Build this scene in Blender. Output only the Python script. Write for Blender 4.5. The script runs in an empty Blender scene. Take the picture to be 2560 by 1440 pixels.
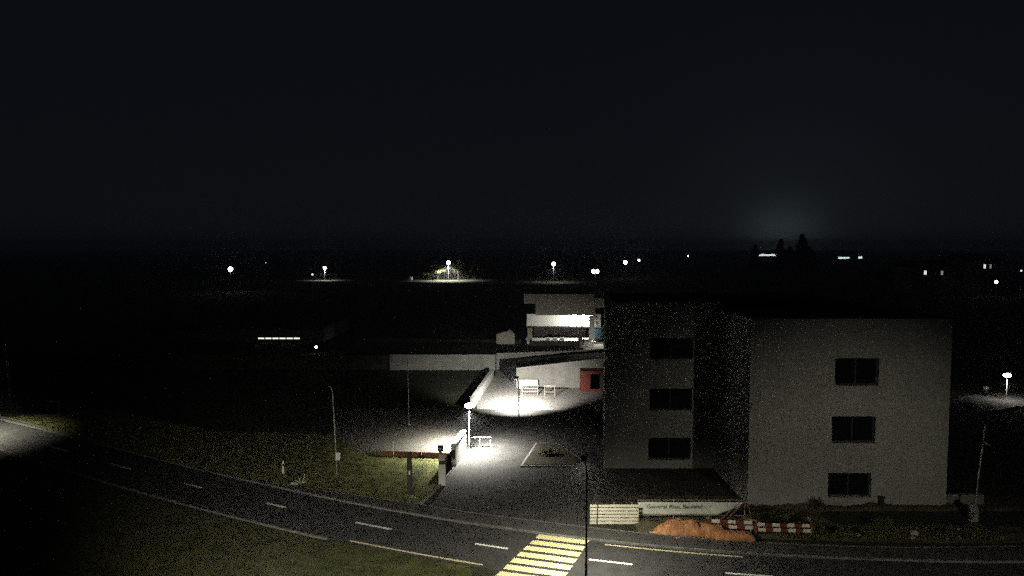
import bpy, math, random
from mathutils import Vector, Matrix, noise
random.seed(7)
R = math.radians
S = bpy.context.scene
C = S.collection

# ------------------------------------------------------------------ camera
cam = bpy.data.cameras.new('camera'); cam.sensor_width = 36.0; cam.lens = 36.0 * 1750 / 2560
cam.clip_start = 0.1; cam.clip_end = 4000
camo = bpy.data.objects.new('camera', cam); C.objects.link(camo)
camo.location = (0, 0, 15); camo.rotation_euler = (R(90) - math.atan(105 / 1750), 0, 0)
S.camera = camo

# ------------------------------------------------------------------ night sky, moonlight, exposure
w = bpy.data.worlds.new('World'); S.world = w; w.use_nodes = True
nt = w.node_tree; nt.nodes.clear()
out = nt.nodes.new('ShaderNodeOutputWorld')
sky = nt.nodes.new('ShaderNodeTexSky'); sky.sky_type = 'NISHITA'; sky.sun_disc = False
sky.sun_elevation = R(32); sky.sun_rotation = R(200); sky.air_density = 1.0; sky.dust_density = 0.0; sky.ozone_density = 3.0
SKY_STRENGTH = 0.00018
b1 = nt.nodes.new('ShaderNodeBackground'); b1.inputs['Strength'].default_value = SKY_STRENGTH
nt.links.new(sky.outputs[0], b1.inputs['Color'])
# light dome of the lit yards on the horizon: a soft glow round one compass direction
geo = nt.nodes.new('ShaderNodeTexCoord')
def glow(direction, power, strength, colour):
    dot = nt.nodes.new('ShaderNodeVectorMath'); dot.operation = 'DOT_PRODUCT'
    nrm = nt.nodes.new('ShaderNodeVectorMath'); nrm.operation = 'NORMALIZE'
    nt.links.new(geo.outputs['Generated'], nrm.inputs[0]); nt.links.new(nrm.outputs[0], dot.inputs[0])
    dot.inputs[1].default_value = Vector(direction).normalized()
    mx = nt.nodes.new('ShaderNodeMath'); mx.operation = 'MAXIMUM'; mx.inputs[1].default_value = 0
    pw = nt.nodes.new('ShaderNodeMath'); pw.operation = 'POWER'; pw.inputs[1].default_value = power
    ml = nt.nodes.new('ShaderNodeMath'); ml.operation = 'MULTIPLY'; ml.inputs[1].default_value = strength
    nt.links.new(dot.outputs['Value'], mx.inputs[0]); nt.links.new(mx.outputs[0], pw.inputs[0]); nt.links.new(pw.outputs[0], ml.inputs[0])
    b = nt.nodes.new('ShaderNodeBackground'); b.inputs['Color'].default_value = (*colour, 1)
    nt.links.new(ml.outputs[0], b.inputs['Strength'])
    return b
g1 = glow((0.385, 1, -0.004), 900, 0.040, (0.62, 0.88, 1.0))
g2 = glow((0.385, 1, 0.02), 90, 0.0040, (0.7, 0.9, 1.0))
a1 = nt.nodes.new('ShaderNodeAddShader'); a2 = nt.nodes.new('ShaderNodeAddShader')
nt.links.new(g1.outputs[0], a1.inputs[0]); nt.links.new(g2.outputs[0], a1.inputs[1])
air = nt.nodes.new('ShaderNodeBackground'); air.inputs['Color'].default_value = (0.62, 0.68, 1.0, 1); air.inputs['Strength'].default_value = 0.0052
a3 = nt.nodes.new('ShaderNodeAddShader'); nt.links.new(b1.outputs[0], a3.inputs[0]); nt.links.new(air.outputs[0], a3.inputs[1])
nt.links.new(a1.outputs[0], a2.inputs[0]); nt.links.new(a3.outputs[0], a2.inputs[1])
nt.links.new(a2.outputs[0], out.inputs['Surface'])
moon = bpy.data.lights.new('moon', 'SUN'); moon.energy = 0.004; moon.angle = R(0.5); moon.color = (0.85, 0.92, 1.0)
mo = bpy.data.objects.new('moon', moon); C.objects.link(mo); mo.rotation_euler = (R(90 - 32), 0, R(20))
S.view_settings.view_transform = 'Standard'; S.view_settings.look = 'None'
S.view_settings.exposure = 0.0; S.view_settings.gamma = 1.0; S.view_settings.use_curve_mapping = False
S.render.engine = 'CYCLES'; S.cycles.use_denoising = False; S.cycles.max_bounces = 5
S.cycles.sample_clamp_indirect = 2.0
S.cycles.use_adaptive_sampling = True; S.cycles.adaptive_threshold = 0.06; S.cycles.adaptive_min_samples = 24

# ------------------------------------------------------------------ materials
M = {}
def mat(name, col, rough=0.85, var=0.25, scale=3.0, bump=0.0, bscale=None, metal=0.0, col2=None, detail=6):
    m = bpy.data.materials.new(name); m.use_nodes = True; t = m.node_tree; N = t.nodes
    p = N['Principled BSDF']; p.inputs['Roughness'].default_value = rough; p.inputs['Metallic'].default_value = metal
    p.inputs['Specular IOR Level'].default_value = 0.25
    tc = N.new('ShaderNodeTexCoord'); n = N.new('ShaderNodeTexNoise')
    n.inputs['Scale'].default_value = scale; n.inputs['Detail'].default_value = detail; n.inputs['Roughness'].default_value = 0.65
    t.links.new(tc.outputs['Object'], n.inputs['Vector'])
    r = N.new('ShaderNodeValToRGB'); r.color_ramp.elements[0].position = 0.3; r.color_ramp.elements[1].position = 0.72
    c2 = col2 if col2 else tuple(min(1, c * (1 + var)) for c in col)
    c1 = tuple(c * (1 - var) for c in col)
    r.color_ramp.elements[0].color = (*c1, 1); r.color_ramp.elements[1].color = (*c2, 1)
    t.links.new(n.outputs['Fac'], r.inputs[0]); t.links.new(r.outputs[0], p.inputs['Base Color'])
    if bump:
        n2 = N.new('ShaderNodeTexNoise'); n2.inputs['Scale'].default_value = bscale or scale * 6; n2.inputs['Detail'].default_value = 4
        t.links.new(tc.outputs['Object'], n2.inputs['Vector'])
        b = N.new('ShaderNodeBump'); b.inputs['Strength'].default_value = bump; b.inputs['Distance'].default_value = 0.03
        t.links.new(n2.outputs['Fac'], b.inputs['Height']); t.links.new(b.outputs[0], p.inputs['Normal'])
    M[name] = m; return m
def emit(name, col, s):
    m = bpy.data.materials.new(name); m.use_nodes = True; p = m.node_tree.nodes['Principled BSDF']
    p.inputs['Base Color'].default_value = (0.8, 0.8, 0.8, 1)
    p.inputs['Emission Color'].default_value = (*col, 1); p.inputs['Emission Strength'].default_value = s
    M[name] = m; return m
mat('field', (0.030, 0.034, 0.018), 1.0, 0.4, 0.35, 0.6, 4)
mat('asphalt', (0.050, 0.050, 0.051), 0.9, 0.35, 1.1, 0.6, 60)
mat('drive_asphalt', (0.058, 0.057, 0.055), 0.9, 0.3, 0.9, 0.6, 50)
mat('path_asphalt', (0.10, 0.098, 0.092), 0.9, 0.3, 1.2, 0.5, 50)
mat('pavement', (0.070, 0.069, 0.066), 0.9, 0.3, 1.5, 0.5, 40)
mat('kerbstone', (0.17, 0.17, 0.16), 0.9, 0.35, 2.5, 0.4, 20)
mat('paint_white', (0.80, 0.80, 0.76), 0.7, 0.18, 6, 0.2, 60)
mat('paint_yellow', (0.74, 0.66, 0.33), 0.7, 0.15, 5, 0.2, 60, col2=(0.86, 0.80, 0.48))
mat('paint_edge', (0.60, 0.54, 0.33), 0.7, 0.25, 4, 0.2, 60)
mat('concrete', (0.26, 0.25, 0.235), 0.9, 0.2, 1.2, 0.3, 18)
mat('wall_concrete', (0.20, 0.195, 0.18), 0.9, 0.22, 0.7, 0.3, 14)
mat('white_wall', (0.62, 0.61, 0.58), 0.85, 0.12, 1.0, 0.2, 12)
mat('render_facade', (0.32, 0.325, 0.30), 0.92, 0.14, 0.45, 0.35, 25)
mat('roofing', (0.035, 0.035, 0.036), 0.95, 0.3, 1.0, 0.4, 12)
mat('window_frame', (0.05, 0.05, 0.052), 0.6, 0.2, 3)
mat('dark_metal', (0.045, 0.042, 0.04), 0.55, 0.25, 4, metal=0.4)
mat('galvanised', (0.42, 0.42, 0.41), 0.55, 0.15, 5, metal=0.3)
mat('white_metal', (0.62, 0.62, 0.6), 0.5, 0.12, 4)
mat('corten', (0.19, 0.085, 0.045), 0.9, 0.35, 3, 0.4, 20)
mat('gravel', (0.16, 0.152, 0.13), 1.0, 0.4, 9, 1.0, 30)
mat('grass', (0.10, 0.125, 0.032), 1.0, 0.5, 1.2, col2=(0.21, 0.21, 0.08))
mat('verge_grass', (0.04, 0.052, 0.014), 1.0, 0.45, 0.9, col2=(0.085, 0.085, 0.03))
mat('dirt', (0.095, 0.082, 0.05), 1.0, 0.45, 0.8, 1.0, 6, col2=(0.15, 0.13, 0.08))
mat('yard_dirt', (0.055, 0.05, 0.038), 1.0, 0.4, 0.5, 0.8, 7)
mat('leaf', (0.09, 0.11, 0.04), 1.0, 0.4, 0.6, col2=(0.17, 0.17, 0.08))
mat('dark_leaf', (0.02, 0.03, 0.016), 1.0, 0.4, 0.3)
mat('bark', (0.06, 0.045, 0.03), 1.0, 0.3, 3, 0.6, 12)
mat('board', (0.74, 0.72, 0.58), 0.8, 0.15, 3, 0.3, 25)
mat('banner_cloth', (0.72, 0.74, 0.66), 0.8, 0.12, 1.5, 0.2, 8)
mat('letter', (0.06, 0.06, 0.07), 0.8, 0.1, 3)
mat('tarp', (0.36, 0.14, 0.075), 0.75, 0.4, 2.4, 0.8, 7, col2=(0.58, 0.30, 0.13))
mat('red_paint', (0.13, 0.032, 0.02), 0.6, 0.25, 2)
mat('barrier_white', (0.75, 0.71, 0.62), 0.6, 0.12, 6)
mat('barrier_red', (0.17, 0.045, 0.025), 0.6, 0.2, 4)
mat('stone_pale', (0.42, 0.40, 0.34), 0.95, 0.25, 4, 0.6, 12)
mat('timber', (0.22, 0.15, 0.08), 0.9, 0.3, 4, 0.3, 20)
mat('cream_wall', (0.32, 0.30, 0.25), 0.9, 0.12, 0.7, 0.2, 10)
mat('hall_wall', (0.07, 0.075, 0.08), 0.9, 0.2, 0.5, 0.2, 8)
mat('flower', (0.6, 0.6, 0.62), 0.9, 0.2, 5)
gl = bpy.data.materials.new('pane'); gl.use_nodes = True; p = gl.node_tree.nodes['Principled BSDF']
p.inputs['Base Color'].default_value = (0.008, 0.009, 0.011, 1); p.inputs['Roughness'].default_value = 0.08; M['pane'] = gl
gb = bpy.data.materials.new('blue_glass'); gb.use_nodes = True; p = gb.node_tree.nodes['Principled BSDF']
p.inputs['Base Color'].default_value = (0.05, 0.12, 0.17, 1); p.inputs['Roughness'].default_value = 0.1; M['blue_glass'] = gb
WARM = (1.0, 0.93, 0.74); NEUT = (1.0, 0.96, 0.86)
emit('lantern_glow', NEUT, 40); emit('panel_glow', WARM, 12); emit('far_glow', (1, 0.96, 0.9), 14)
emit('lit_window', (1.0, 0.94, 0.82), 1.3); emit('lit_window_dim', (1.0, 0.9, 0.7), 0.35); emit('yard_glow', (0.8, 0.95, 1.0), 1.6)

# ------------------------------------------------------------------ mesh helpers
class MB:
    def __init__(s): s.v = []; s.f = []
    def add(s, vs, fs):
        o = len(s.v); s.v += [tuple(v) for v in vs]; s.f += [tuple(i + o for i in f) for f in fs]; return s
    def box(s, x0, x1, y0, y1, z0, z1):
        return s.add([(x0,y0,z0),(x1,y0,z0),(x1,y1,z0),(x0,y1,z0),(x0,y0,z1),(x1,y0,z1),(x1,y1,z1),(x0,y1,z1)],
                     [(3,2,1,0),(4,5,6,7),(0,1,5,4),(1,2,6,5),(2,3,7,6),(3,0,4,7)])
    def bbox(s, x0, x1, y0, y1, z0, z1, b=0.015):
        "box with chamfered vertical and top edges"
        vs = []
        def ring(e, z): return [(x0+e,y0,z),(x1-e,y0,z),(x1,y0+e,z),(x1,y1-e,z),(x1-e,y1,z),(x0+e,y1,z),(x0,y1-e,z),(x0,y0+e,z)]
        def ring2(z): return [(x0+b,y0+b,z),(x1-b,y0+b,z),(x1-b,y0+b,z),(x1-b,y1-b,z),(x1-b,y1-b,z),(x0+b,y1-b,z),(x0+b,y1-b,z),(x0+b,y0+b,z)]
        vs = ring(b, z0) + ring(b, z1 - b) + ring2(z1)
        fs = [tuple(range(7,-1,-1))] + [(i,(i+1)%8,8+(i+1)%8,8+i) for i in range(8)] + [(8+i,8+(i+1)%8,16+(i+1)%8,16+i) for i in range(8)] + [(16,18,20,22)]
        return s.add(vs, fs)
    def tube(s, pts, rad, n=8, cap=True):
        rad = rad if isinstance(rad, (list, tuple)) else [rad] * len(pts)
        vs = []; pts = [Vector(p) for p in pts]
        for i, p in enumerate(pts):
            d = (pts[min(i+1,len(pts)-1)] - pts[max(i-1,0)]).normalized()
            u = d.cross(Vector((0,1,0)) if abs(d.y) < 0.9 else Vector((1,0,0))).normalized(); v = d.cross(u)
            for k in range(n):
                a = 2*math.pi*k/n; vs.append(p + rad[i]*(math.cos(a)*u + math.sin(a)*v))
        fs = [(i*n+k, i*n+(k+1)%n, (i+1)*n+(k+1)%n, (i+1)*n+k) for i in range(len(pts)-1) for k in range(n)]
        if cap: fs += [tuple(range(n-1,-1,-1)), tuple((len(pts)-1)*n+k for k in range(n))]
        return s.add(vs, fs)
    def lathe(s, prof, n=12, c=(0,0)):
        vs = [(c[0]+r*math.cos(2*math.pi*k/n), c[1]+r*math.sin(2*math.pi*k/n), z) for r, z in prof for k in range(n)]
        fs = [(i*n+k, i*n+(k+1)%n, (i+1)*n+(k+1)%n, (i+1)*n+k) for i in range(len(prof)-1) for k in range(n)]
        fs += [tuple(range(n-1,-1,-1)), tuple((len(prof)-1)*n+k for k in range(n))]
        return s.add(vs, fs)
    def prism(s, poly, z0, z1):
        n = len(poly); z0 = z0 if isinstance(z0,(list,tuple)) else [z0]*n; z1 = z1 if isinstance(z1,(list,tuple)) else [z1]*n
        vs = [(x,y,z0[i]) for i,(x,y) in enumerate(poly)] + [(x,y,z1[i]) for i,(x,y) in enumerate(poly)]
        return s.add(vs, [tuple(range(n-1,-1,-1)), tuple(range(n,2*n))] + [(i,(i+1)%n,n+(i+1)%n,n+i) for i in range(n)])
    def build(s, name, m, parent=None, smooth=False):
        me = bpy.data.meshes.new(name); me.from_pydata(s.v, [], s.f); me.update()
        if smooth:
            for p in me.polygons: p.use_smooth = True
        me.materials.append(M[m] if isinstance(m, str) else m)
        o = bpy.data.objects.new(name, me); C.objects.link(o)
        if parent: o.parent = parent
        return o
def thing(name, label, cat, loc=(0,0,0), rz=0, group=None):
    o = bpy.data.objects.new(name, None); C.objects.link(o); o.location = loc; o.rotation_euler = (0,0,rz)
    o.empty_display_size = 0.2; o['label'] = label; o['category'] = cat
    if group: o['group'] = group
    return o
def tag(o, label, cat, group=None, kind=None):
    o['label'] = label; o['category'] = cat
    if group: o['group'] = group
    if kind: o['kind'] = kind
    return o
def struct(o): o['kind'] = 'structure'; return o
def copy_tree(o, parent=None):
    c = o.copy(); C.objects.link(c)
    if parent: c.parent = parent
    for ch in list(o.children): copy_tree(ch, c)
    return c
def strip(left, right, z0, z1):
    "raised ribbon between two polylines"
    m = MB(); n = len(left)
    vs = [(x,y,z1) for x,y in left] + [(x,y,z1) for x,y in right] + [(x,y,z0) for x,y in left] + [(x,y,z0) for x,y in right]
    fs = []
    for i in range(n-1):
        fs += [(i, n+i, n+i+1, i+1), (2*n+i, i, i+1, 2*n+i+1), (n+i, 3*n+i, 3*n+i+1, n+i+1)]
    fs += [(0, 2*n, 3*n, n), (n-1, 2*n-1, 4*n-1, 3*n-1)]
    return m.add(vs, fs)
def resample(pts, step):
    P = [Vector(p) for p in pts]; outp = []
    for i in range(len(P)-1):
        a = P[max(i-1,0)]; b = P[i]; c = P[i+1]; d = P[min(i+2,len(P)-1)]
        k = max(1, int((c-b).length/step))
        for j in range(k):
            t = j/k
            outp.append(0.5*((2*b)+(c-a)*t+(2*a-5*b+4*c-d)*t*t+(3*b-a-3*c+d)*t*t*t))
    outp.append(P[-1]); return outp
def offset(pts, d):
    o = []
    for i, p in enumerate(pts):
        t = (pts[min(i+1,len(pts)-1)] - pts[max(i-1,0)]).normalized(); o.append(p + Vector((-t.y, t.x))*d)
    return o
def light(name, kind, loc, energy, col, parent=None, target=None, size=0.15, cone=160, blend=0.6):
    l = bpy.data.lights.new(name, kind); l.energy = energy; l.color = col
    if kind in ('SPOT', 'POINT'): l.shadow_soft_size = size
    if kind == 'SPOT': l.spot_size = R(cone); l.spot_blend = blend
    o = bpy.data.objects.new(name, l); C.objects.link(o); o.location = loc
    if parent: o.parent = parent
    if target is not None:
        o.rotation_euler = (Vector(target) - Vector(loc)).to_track_quat('-Z', 'Y').to_euler()
    return o

# ------------------------------------------------------------------ ground, road, pavement
m = MB(); n = 60
xs = [-1500 + 3000*i/n for i in range(n+1)]; ys = [-60 + 2500*(j/n)**1.6 for j in range(n+1)]
m.add([(x,y,0) for y in ys for x in xs], [(j*(n+1)+i, j*(n+1)+i+1, (j+1)*(n+1)+i+1, (j+1)*(n+1)+i) for j in range(n) for i in range(n)])
struct(m.build('ground', 'field'))

centre = resample([(-95,84),(-70,71.5),(-52,61.5),(-36.2,52.6),(-28.9,48.2),(-21.2,43.75),(-14.8,40.3),(-8.5,37.2),(-2.2,34.6),(3.7,32.7),(9.8,31.3),(16.5,30.5),(26,30.2),(45,31.5),(70,36)], 1.0)
nearE = offset(centre, -2.35); farE = offset(centre, 2.15)
road = struct(strip(farE, nearE, -0.2, 0.008).build('road', 'asphalt'))
def along(pts, x):
    return min(range(len(pts)), key=lambda i: abs(pts[i].x - x))
def mark(name, poly, matn, z0=0.009, z1=0.013):
    return MB().prism(poly, z0, z1).build(name, matn, road)
def ribbon_mark(name, pts, width, matn):
    return strip(offset(pts, width/2), offset(pts, -width/2), 0.009, 0.013).build(name, matn, road)
def sub(xa, xb, off=0):
    fine = resample([tuple(p) for p in centre], 0.35); p = [q for q in fine if xa <= q.x <= xb]
    return offset(p, off) if off else p
for a, b in [(-21.2,-18.9),(-14.8,-12.55),(-8.5,-6.15),(-2.2,0.02),(3.7,5.8),(9.8,11.9),(15.6,17.7),(21.5,23.6),(-27.8,-25.5),(-34.5,-32.2)]:
    ribbon_mark('lane_dash', sub(a, b), 0.16, 'paint_white')
ribbon_mark('edge_line', sub(-7.7, -0.45, -2.05), 0.13, 'paint_edge')
ribbon_mark('edge_line', sub(4.15, 11.3, 1.88), 0.13, 'paint_edge')
# zebra crossing: six stripes along the road
A = Vector((1.30, 35.38)); Bv = Vector((3.85, 34.62)); Cn = Vector((-0.32, 31.95))
step = (Cn - A) / 5.0; u = (Bv - A)
for i in range(7):
    p = A + step*i; q = p + u*(1.0 + 0.02*i); hw = step.normalized()*0.25
    mark('zebra_stripe', [tuple(p-hw), tuple(p+hw), tuple(q+hw), tuple(q-hw)], 'paint_yellow')

# far pavement with kerb and back edging, from the lawn to the building site
upper = resample([(-60,69.5),(-44,60.2),(-32,52.8),(-24,48.0),(-17.3,44.3),(-12.6,42.5),(-9.1,41.1),(-5.3,39.75),(-2.85,38.7),(-0.3,37.8),(2.35,36.95),(5.9,35.9),(9.6,35.05),(12.7,34.5),(17.7,34.0),(22.8,34.0),(30,34.4),(45,36.0)], 1.0)
lowE = []
fineE = resample([tuple(p) for p in farE], 0.25)
for p in upper: lowE.append(min(fineE, key=lambda q: (q-p).length))
inner = [l + (u_-l).normalized()*0.14 for l, u_ in zip(lowE, upper)]
back = [u_ + (l-u_).normalized()*0.10 for l, u_ in zip(lowE, upper)]
struct(strip(back, inner, -0.2, 0.085).build('pavement', 'pavement'))
struct(strip(inner, lowE, -0.2, 0.095).build('kerb', 'kerbstone'))
struct(strip(upper, back, -0.2, 0.098).build('pavement_edging', 'kerbstone'))
# near kerb, left half
nk = [p for p in nearE if p.x < -8.5]
struct(strip(nk, offset(nk, -0.14), -0.2, 0.09).build('kerb', 'kerbstone'))
# near kerb beside the crossing
# driveway into the yard, then paler apron beyond the joint
struct(MB().prism([(-5.45,39.9),(-4.65,42.6),(-3.95,46.6),(-3.4,50.6),(-3.3,57),(-3.2,63.7),(7.0,63.0),(7.0,52),(5.6,44.2),(4.7,40.0),(4.1,36.5),(-0.3,37.95),(-2.85,38.85)], -0.2, 0.012).build('driveway', 'drive_asphalt'))
struct(MB().prism([(-3.2,63.72),(-3.4,66),(-2.0,80),(-1.9,83.9),(9.5,83.9),(9.5,63.0),(7.0,63.02)], -0.2, 0.024).build('apron', 'concrete'))
struct(strip([Vector((4.66,39.9)),Vector((5.15,42.0)),Vector((5.65,44.1))], [Vector((4.78,39.87)),Vector((5.27,41.97)),Vector((5.77,44.07))], -0.1, 0.07).build('kerb', 'kerbstone'))
# raised planted island in the driveway
isl = [(0.55,46.75),(4.4,46.75),(4.9,48.2),(3.4,52.3),(1.8,52.3)]
struct(MB().prism(isl, -0.1, 0.10).build('kerb', 'concrete'))
struct(MB().prism([(0.75,46.9),(4.3,46.9),(4.75,48.2),(3.3,52.15),(1.9,52.15)], 0.0, 0.13).build('planting_bed', 'yard_dirt'))
# traffic island where the road comes in
ti = [(-40.2,52.2),(-36.5,49.6),(-34.4,48.1),(-34.3,46.6),(-36.2,46.3),(-41,49.5)]
struct(MB().prism(ti, -0.1, 0.11).build('traffic_island', 'field'))
struct(strip([Vector(p) for p in [(-34.3,46.5),(-36.2,46.2),(-41,49.4)]], [Vector(p) for p in [(-34.2,46.3),(-36.3,46.0),(-41.1,49.2)]], -0.1, 0.12).build('kerb', 'kerbstone'))
# second road that joins from the left background
struct(MB().prism([(-75,74),(-75,70),(-45,65.2),(-41,64.0),(-40,66.0),(-44,68.6)], -0.2, 0.006).build('side_road', 'asphalt'))
MB().prism([(-45.6,67.35),(-43.4,66.45),(-43.4,66.6),(-45.6,67.5)], 0.007, 0.011).build('lane_dash', 'paint_white', bpy.data.objects['side_road'])
# terrace behind the corten edge
struct(MB().prism([(-9.3,49.3),(-4.35,48.75),(-4.3,50.8),(-3.6,57),(-3.55,63.5),(-16,63.5),(-14.5,55),(-11,50.2)], -0.1, [0.34,0.34,0.34,0.34,0.34,0.02,0.02,0.03]).build('gravel_terrace', 'gravel'))
# upper plateau
struct(MB().prism([(-60,84.4),(-1.7,84.4),(12.6,91.0),(40,91.5),(40,140),(-60,140)], -0.1, 1.75).build('plateau', 'field'))
# building-site ground, uneven
m = MB(); nx, ny = 90, 30
vs = []
for j in range(ny+1):
    for i in range(nx+1):
        x = 6.6 + 26*i/nx; fy = 35.85 - 0.16*(x-6) + 0.0045*(x-6)**2 if x < 24 else 34.45
        y = fy + (41.0-fy)*j/ny
        edge = min(1, j/4)
        z = 0.05 + edge*(0.16*noise.noise(Vector((x*0.7, y*0.9, 3))) + 0.10*noise.noise(Vector((x*2.3, y*2.5, 8))) + 0.05)
        if x > 17.2 and 36.5 < y < 38.9: z -= 0.5*min(1,(x-17.2)*1.5)*min(1,(y-36.5)*1.2)*min(1,(38.9-y)*3)
        vs.append((x, y, max(z, -0.6)))
m.add(vs, [(j*(nx+1)+i, j*(nx+1)+i+1, (j+1)*(nx+1)+i+1, (j+1)*(nx+1)+i) for j in range(ny) for i in range(nx)])
struct(m.build('building_site_ground', 'dirt', smooth=True))
struct(MB().prism([(4.85,40.1),(5.75,44.1),(6.3,46.4),(13.5,46.4),(13.5,38.3),(4.6,37.6)], -0.1, 0.02).build('yard', 'yard_dirt'))
# far road and right hand path
struct(strip([Vector((-140,312)),Vector((-60,306)),Vector((-26,292)),Vector((20,272)),Vector((60,262))], [Vector((-140,306)),Vector((-60,300)),Vector((-26,286)),Vector((20,266)),Vector((60,256))], -0.2, 0.02).build('far_road', 'path_asphalt'))
struct(MB().prism([(38.5,61.8),(41.0,61.4),(46.6,64.2),(56,66.5),(58,71),(48,70.8),(42,67.0)], -0.2, 0.01).build('footpath', 'path_asphalt'))
struct(MB().prism([(37.5,58.9),(41.4,60.2),(41.6,60.7),(38.0,59.5)], -0.2, 0.012).build('footpath', 'path_asphalt'))

# grass
def in_poly(x, y, poly):
    c = False; j = len(poly)-1
    for i in range(len(poly)):
        if (poly[i][1] > y) != (poly[j][1] > y) and x < (poly[j][0]-poly[i][0])*(y-poly[i][1])/(poly[j][1]-poly[i][1])+poly[i][0]: c = not c
        j = i
    return c
def grass(name, poly, count, h, label, seed, z=0.0, gm='grass'):
    rnd = random.Random(seed); m = MB()
    x0 = min(p[0] for p in poly); x1 = max(p[0] for p in poly); y0 = min(p[1] for p in poly); y1 = max(p[1] for p in poly)
    vs = []; fs = []
    while count > 0:
        x = rnd.uniform(x0,x1); y = rnd.uniform(y0,y1); count -= 1
        if not in_poly(x,y,poly): continue
        d = noise.noise(Vector((x*0.8,y*0.8,seed)))
        if rnd.random() > 0.75 + 0.6*d: continue
        a = rnd.uniform(0,6.28); hh = h*rnd.uniform(0.5,1.4)*(1+0.6*d); wd = 0.012; l = rnd.uniform(0.02,0.09)
        o = len(vs); ca, sa = math.cos(a), math.sin(a); b = rnd.uniform(0,6.28)
        vs += [(x-wd*ca,y-wd*sa,z),(x+wd*ca,y+wd*sa,z),(x+l*math.cos(b),y+l*math.sin(b),z+hh)]; fs.append((o,o+1,o+2))
    m.v = vs; m.f = fs
    return tag(m.build(name, gm), label, 'grass', kind='stuff')
lawn = [(-44,60.4),(-32,53.0),(-24,48.3),(-17.3,44.55),(-12.6,42.75),(-9.1,41.35),(-5.5,40.05),(-4.9,42.2),(-4.25,46.0),(-4.5,48.5),(-9.3,49.1),(-11,50.1),(-14.5,55),(-24,55.8),(-38,64)]
struct(MB().prism(lawn, -0.1, 0.015).build('lawn', 'grass'))
grass('grass', lawn, 110000, 0.10, 'rough mown lawn between pavement and rusty steel edging', 3, 0.015)
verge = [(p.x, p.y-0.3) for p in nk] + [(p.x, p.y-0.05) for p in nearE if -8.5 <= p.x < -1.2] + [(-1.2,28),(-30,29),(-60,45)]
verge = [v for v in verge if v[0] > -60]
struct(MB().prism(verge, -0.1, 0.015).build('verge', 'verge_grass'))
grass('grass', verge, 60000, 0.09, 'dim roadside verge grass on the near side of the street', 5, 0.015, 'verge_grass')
site = [(7,37.5),(13.4,37.6),(13.4,39),(7,38.5)]
grass('grass', [(13.8,34.9),(25,34.6),(25,36.5),(13.8,36.6)], 9000, 0.16, 'straggly weeds along the building site by the kerb', 11, 0.1)
grass('grass', [(41.5,58.8),(47.5,61.8),(55,63.5),(55,60),(44,56)], 7000, 0.12, 'grass bank under the lantern beside the footpath', 13, 0.0)

# ------------------------------------------------------------------ apartment building (shell) on the right
bl = thing('apartment_building', 'pale rendered three storey building with recessed left wing and dark square windows', 'building', (13.6,39.6,0))
bx, by = 13.6, 39.6
def wall_x(parent, name, x0, x1, y, th, z0, z1, openings, m):
    "wall along x at front plane y with real openings (xa,xb,za,zb); local coords of parent"
    X = sorted({x0,x1,*[o[0] for o in openings],*[o[1] for o in openings]}); Z = sorted({z0,z1,*[o[2] for o in openings],*[o[3] for o in openings]})
    mb = MB()
    for i in range(len(X)-1):
        for j in range(len(Z)-1):
            cx, cz = (X[i]+X[i+1])/2, (Z[j]+Z[j+1])/2
            if any(o[0]<cx<o[1] and o[2]<cz<o[3] for o in openings): continue
            # front, back
            mb.add([(X[i],y,Z[j]),(X[i+1],y,Z[j]),(X[i+1],y,Z[j+1]),(X[i],y,Z[j+1])],[(0,1,2,3)])
            mb.add([(X[i],y+th,Z[j]),(X[i+1],y+th,Z[j]),(X[i+1],y+th,Z[j+1]),(X[i],y+th,Z[j+1])],[(3,2,1,0)])
    for xa,xb,za,zb in openings + [(x0,x1,z0,z1)]:
        q = [(xa,za),(xb,za),(xb,zb),(xa,zb)]
        for k in range(4):
            a, b = q[k], q[(k+1)%4]
            mb.add([(a[0],y,a[1]),(b[0],y,b[1]),(b[0],y+th,b[1]),(a[0],y+th,a[1])],[(0,1,2,3)])
    return mb.build(name, m, parent)
def window(parent, xa, xb, za, zb, y, m='window_frame'):
    f = 0.07; e = 0.004
    mb = MB()
    mb.box(xa+e,xa+f,y,y+0.07,za+e,zb-e); mb.box(xb-f,xb-e,y,y+0.07,za+e,zb-e)
    mb.box(xa+f,xb-f,y,y+0.07,za+e,za+f); mb.box(xa+f,xb-f,y,y+0.07,zb-f,zb-e)
    xm = (xa+xb)/2; mb.box(xm-0.035,xm+0.035,y+0.002,y+0.068,za+f,zb-f)
    w_ = mb.build('window', m, parent)
    for a,b in ((xa+f,xm-0.035),(xm+0.035,xb-f)):
        MB().box(a,b,y+0.03,y+0.045,za+f,zb-f).build('pane','pane',w_)
    MB().box(xa-0.05,xb+0.05,y-0.24,y-0.003,za-0.05,za-0.004).build('sill','concrete',w_)
RW = [(4.85,7.35,7.05,8.62),(4.75,7.25,3.72,5.26),(4.62,7.1,0.55,1.95)]
wall_x(bl, 'wall', 0, 11.45, 0, 0.36, -0.6, 10.87, RW, 'render_facade')
for a in RW: window(bl, a[0], a[1], a[2], a[3], 0.2)
MB().box(0.0,0.36,0.362,6.9,-0.6,10.86).build('side_wall','render_facade',bl)
MB().box(11.09,11.45,0.362,14,-0.6,10.86).build('side_wall','render_facade',bl)
MB().box(0.365,11.085,0.365,14,10.5,10.7).build('roof','roofing',bl)
mb = MB(); mb.box(-0.04,11.49,-0.04,0.40,10.873,10.93); mb.box(-0.04,0.40,0.402,6.9,10.873,10.93); mb.box(11.05,11.49,0.402,14,10.873,10.93); mb.build('parapet_cap','dark_metal',bl)
LW = [(-4.35,-1.5,7.45,8.85),(-4.35,-1.5,4.0,5.45),(-4.4,-1.55,0.6,2.1)]
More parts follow.
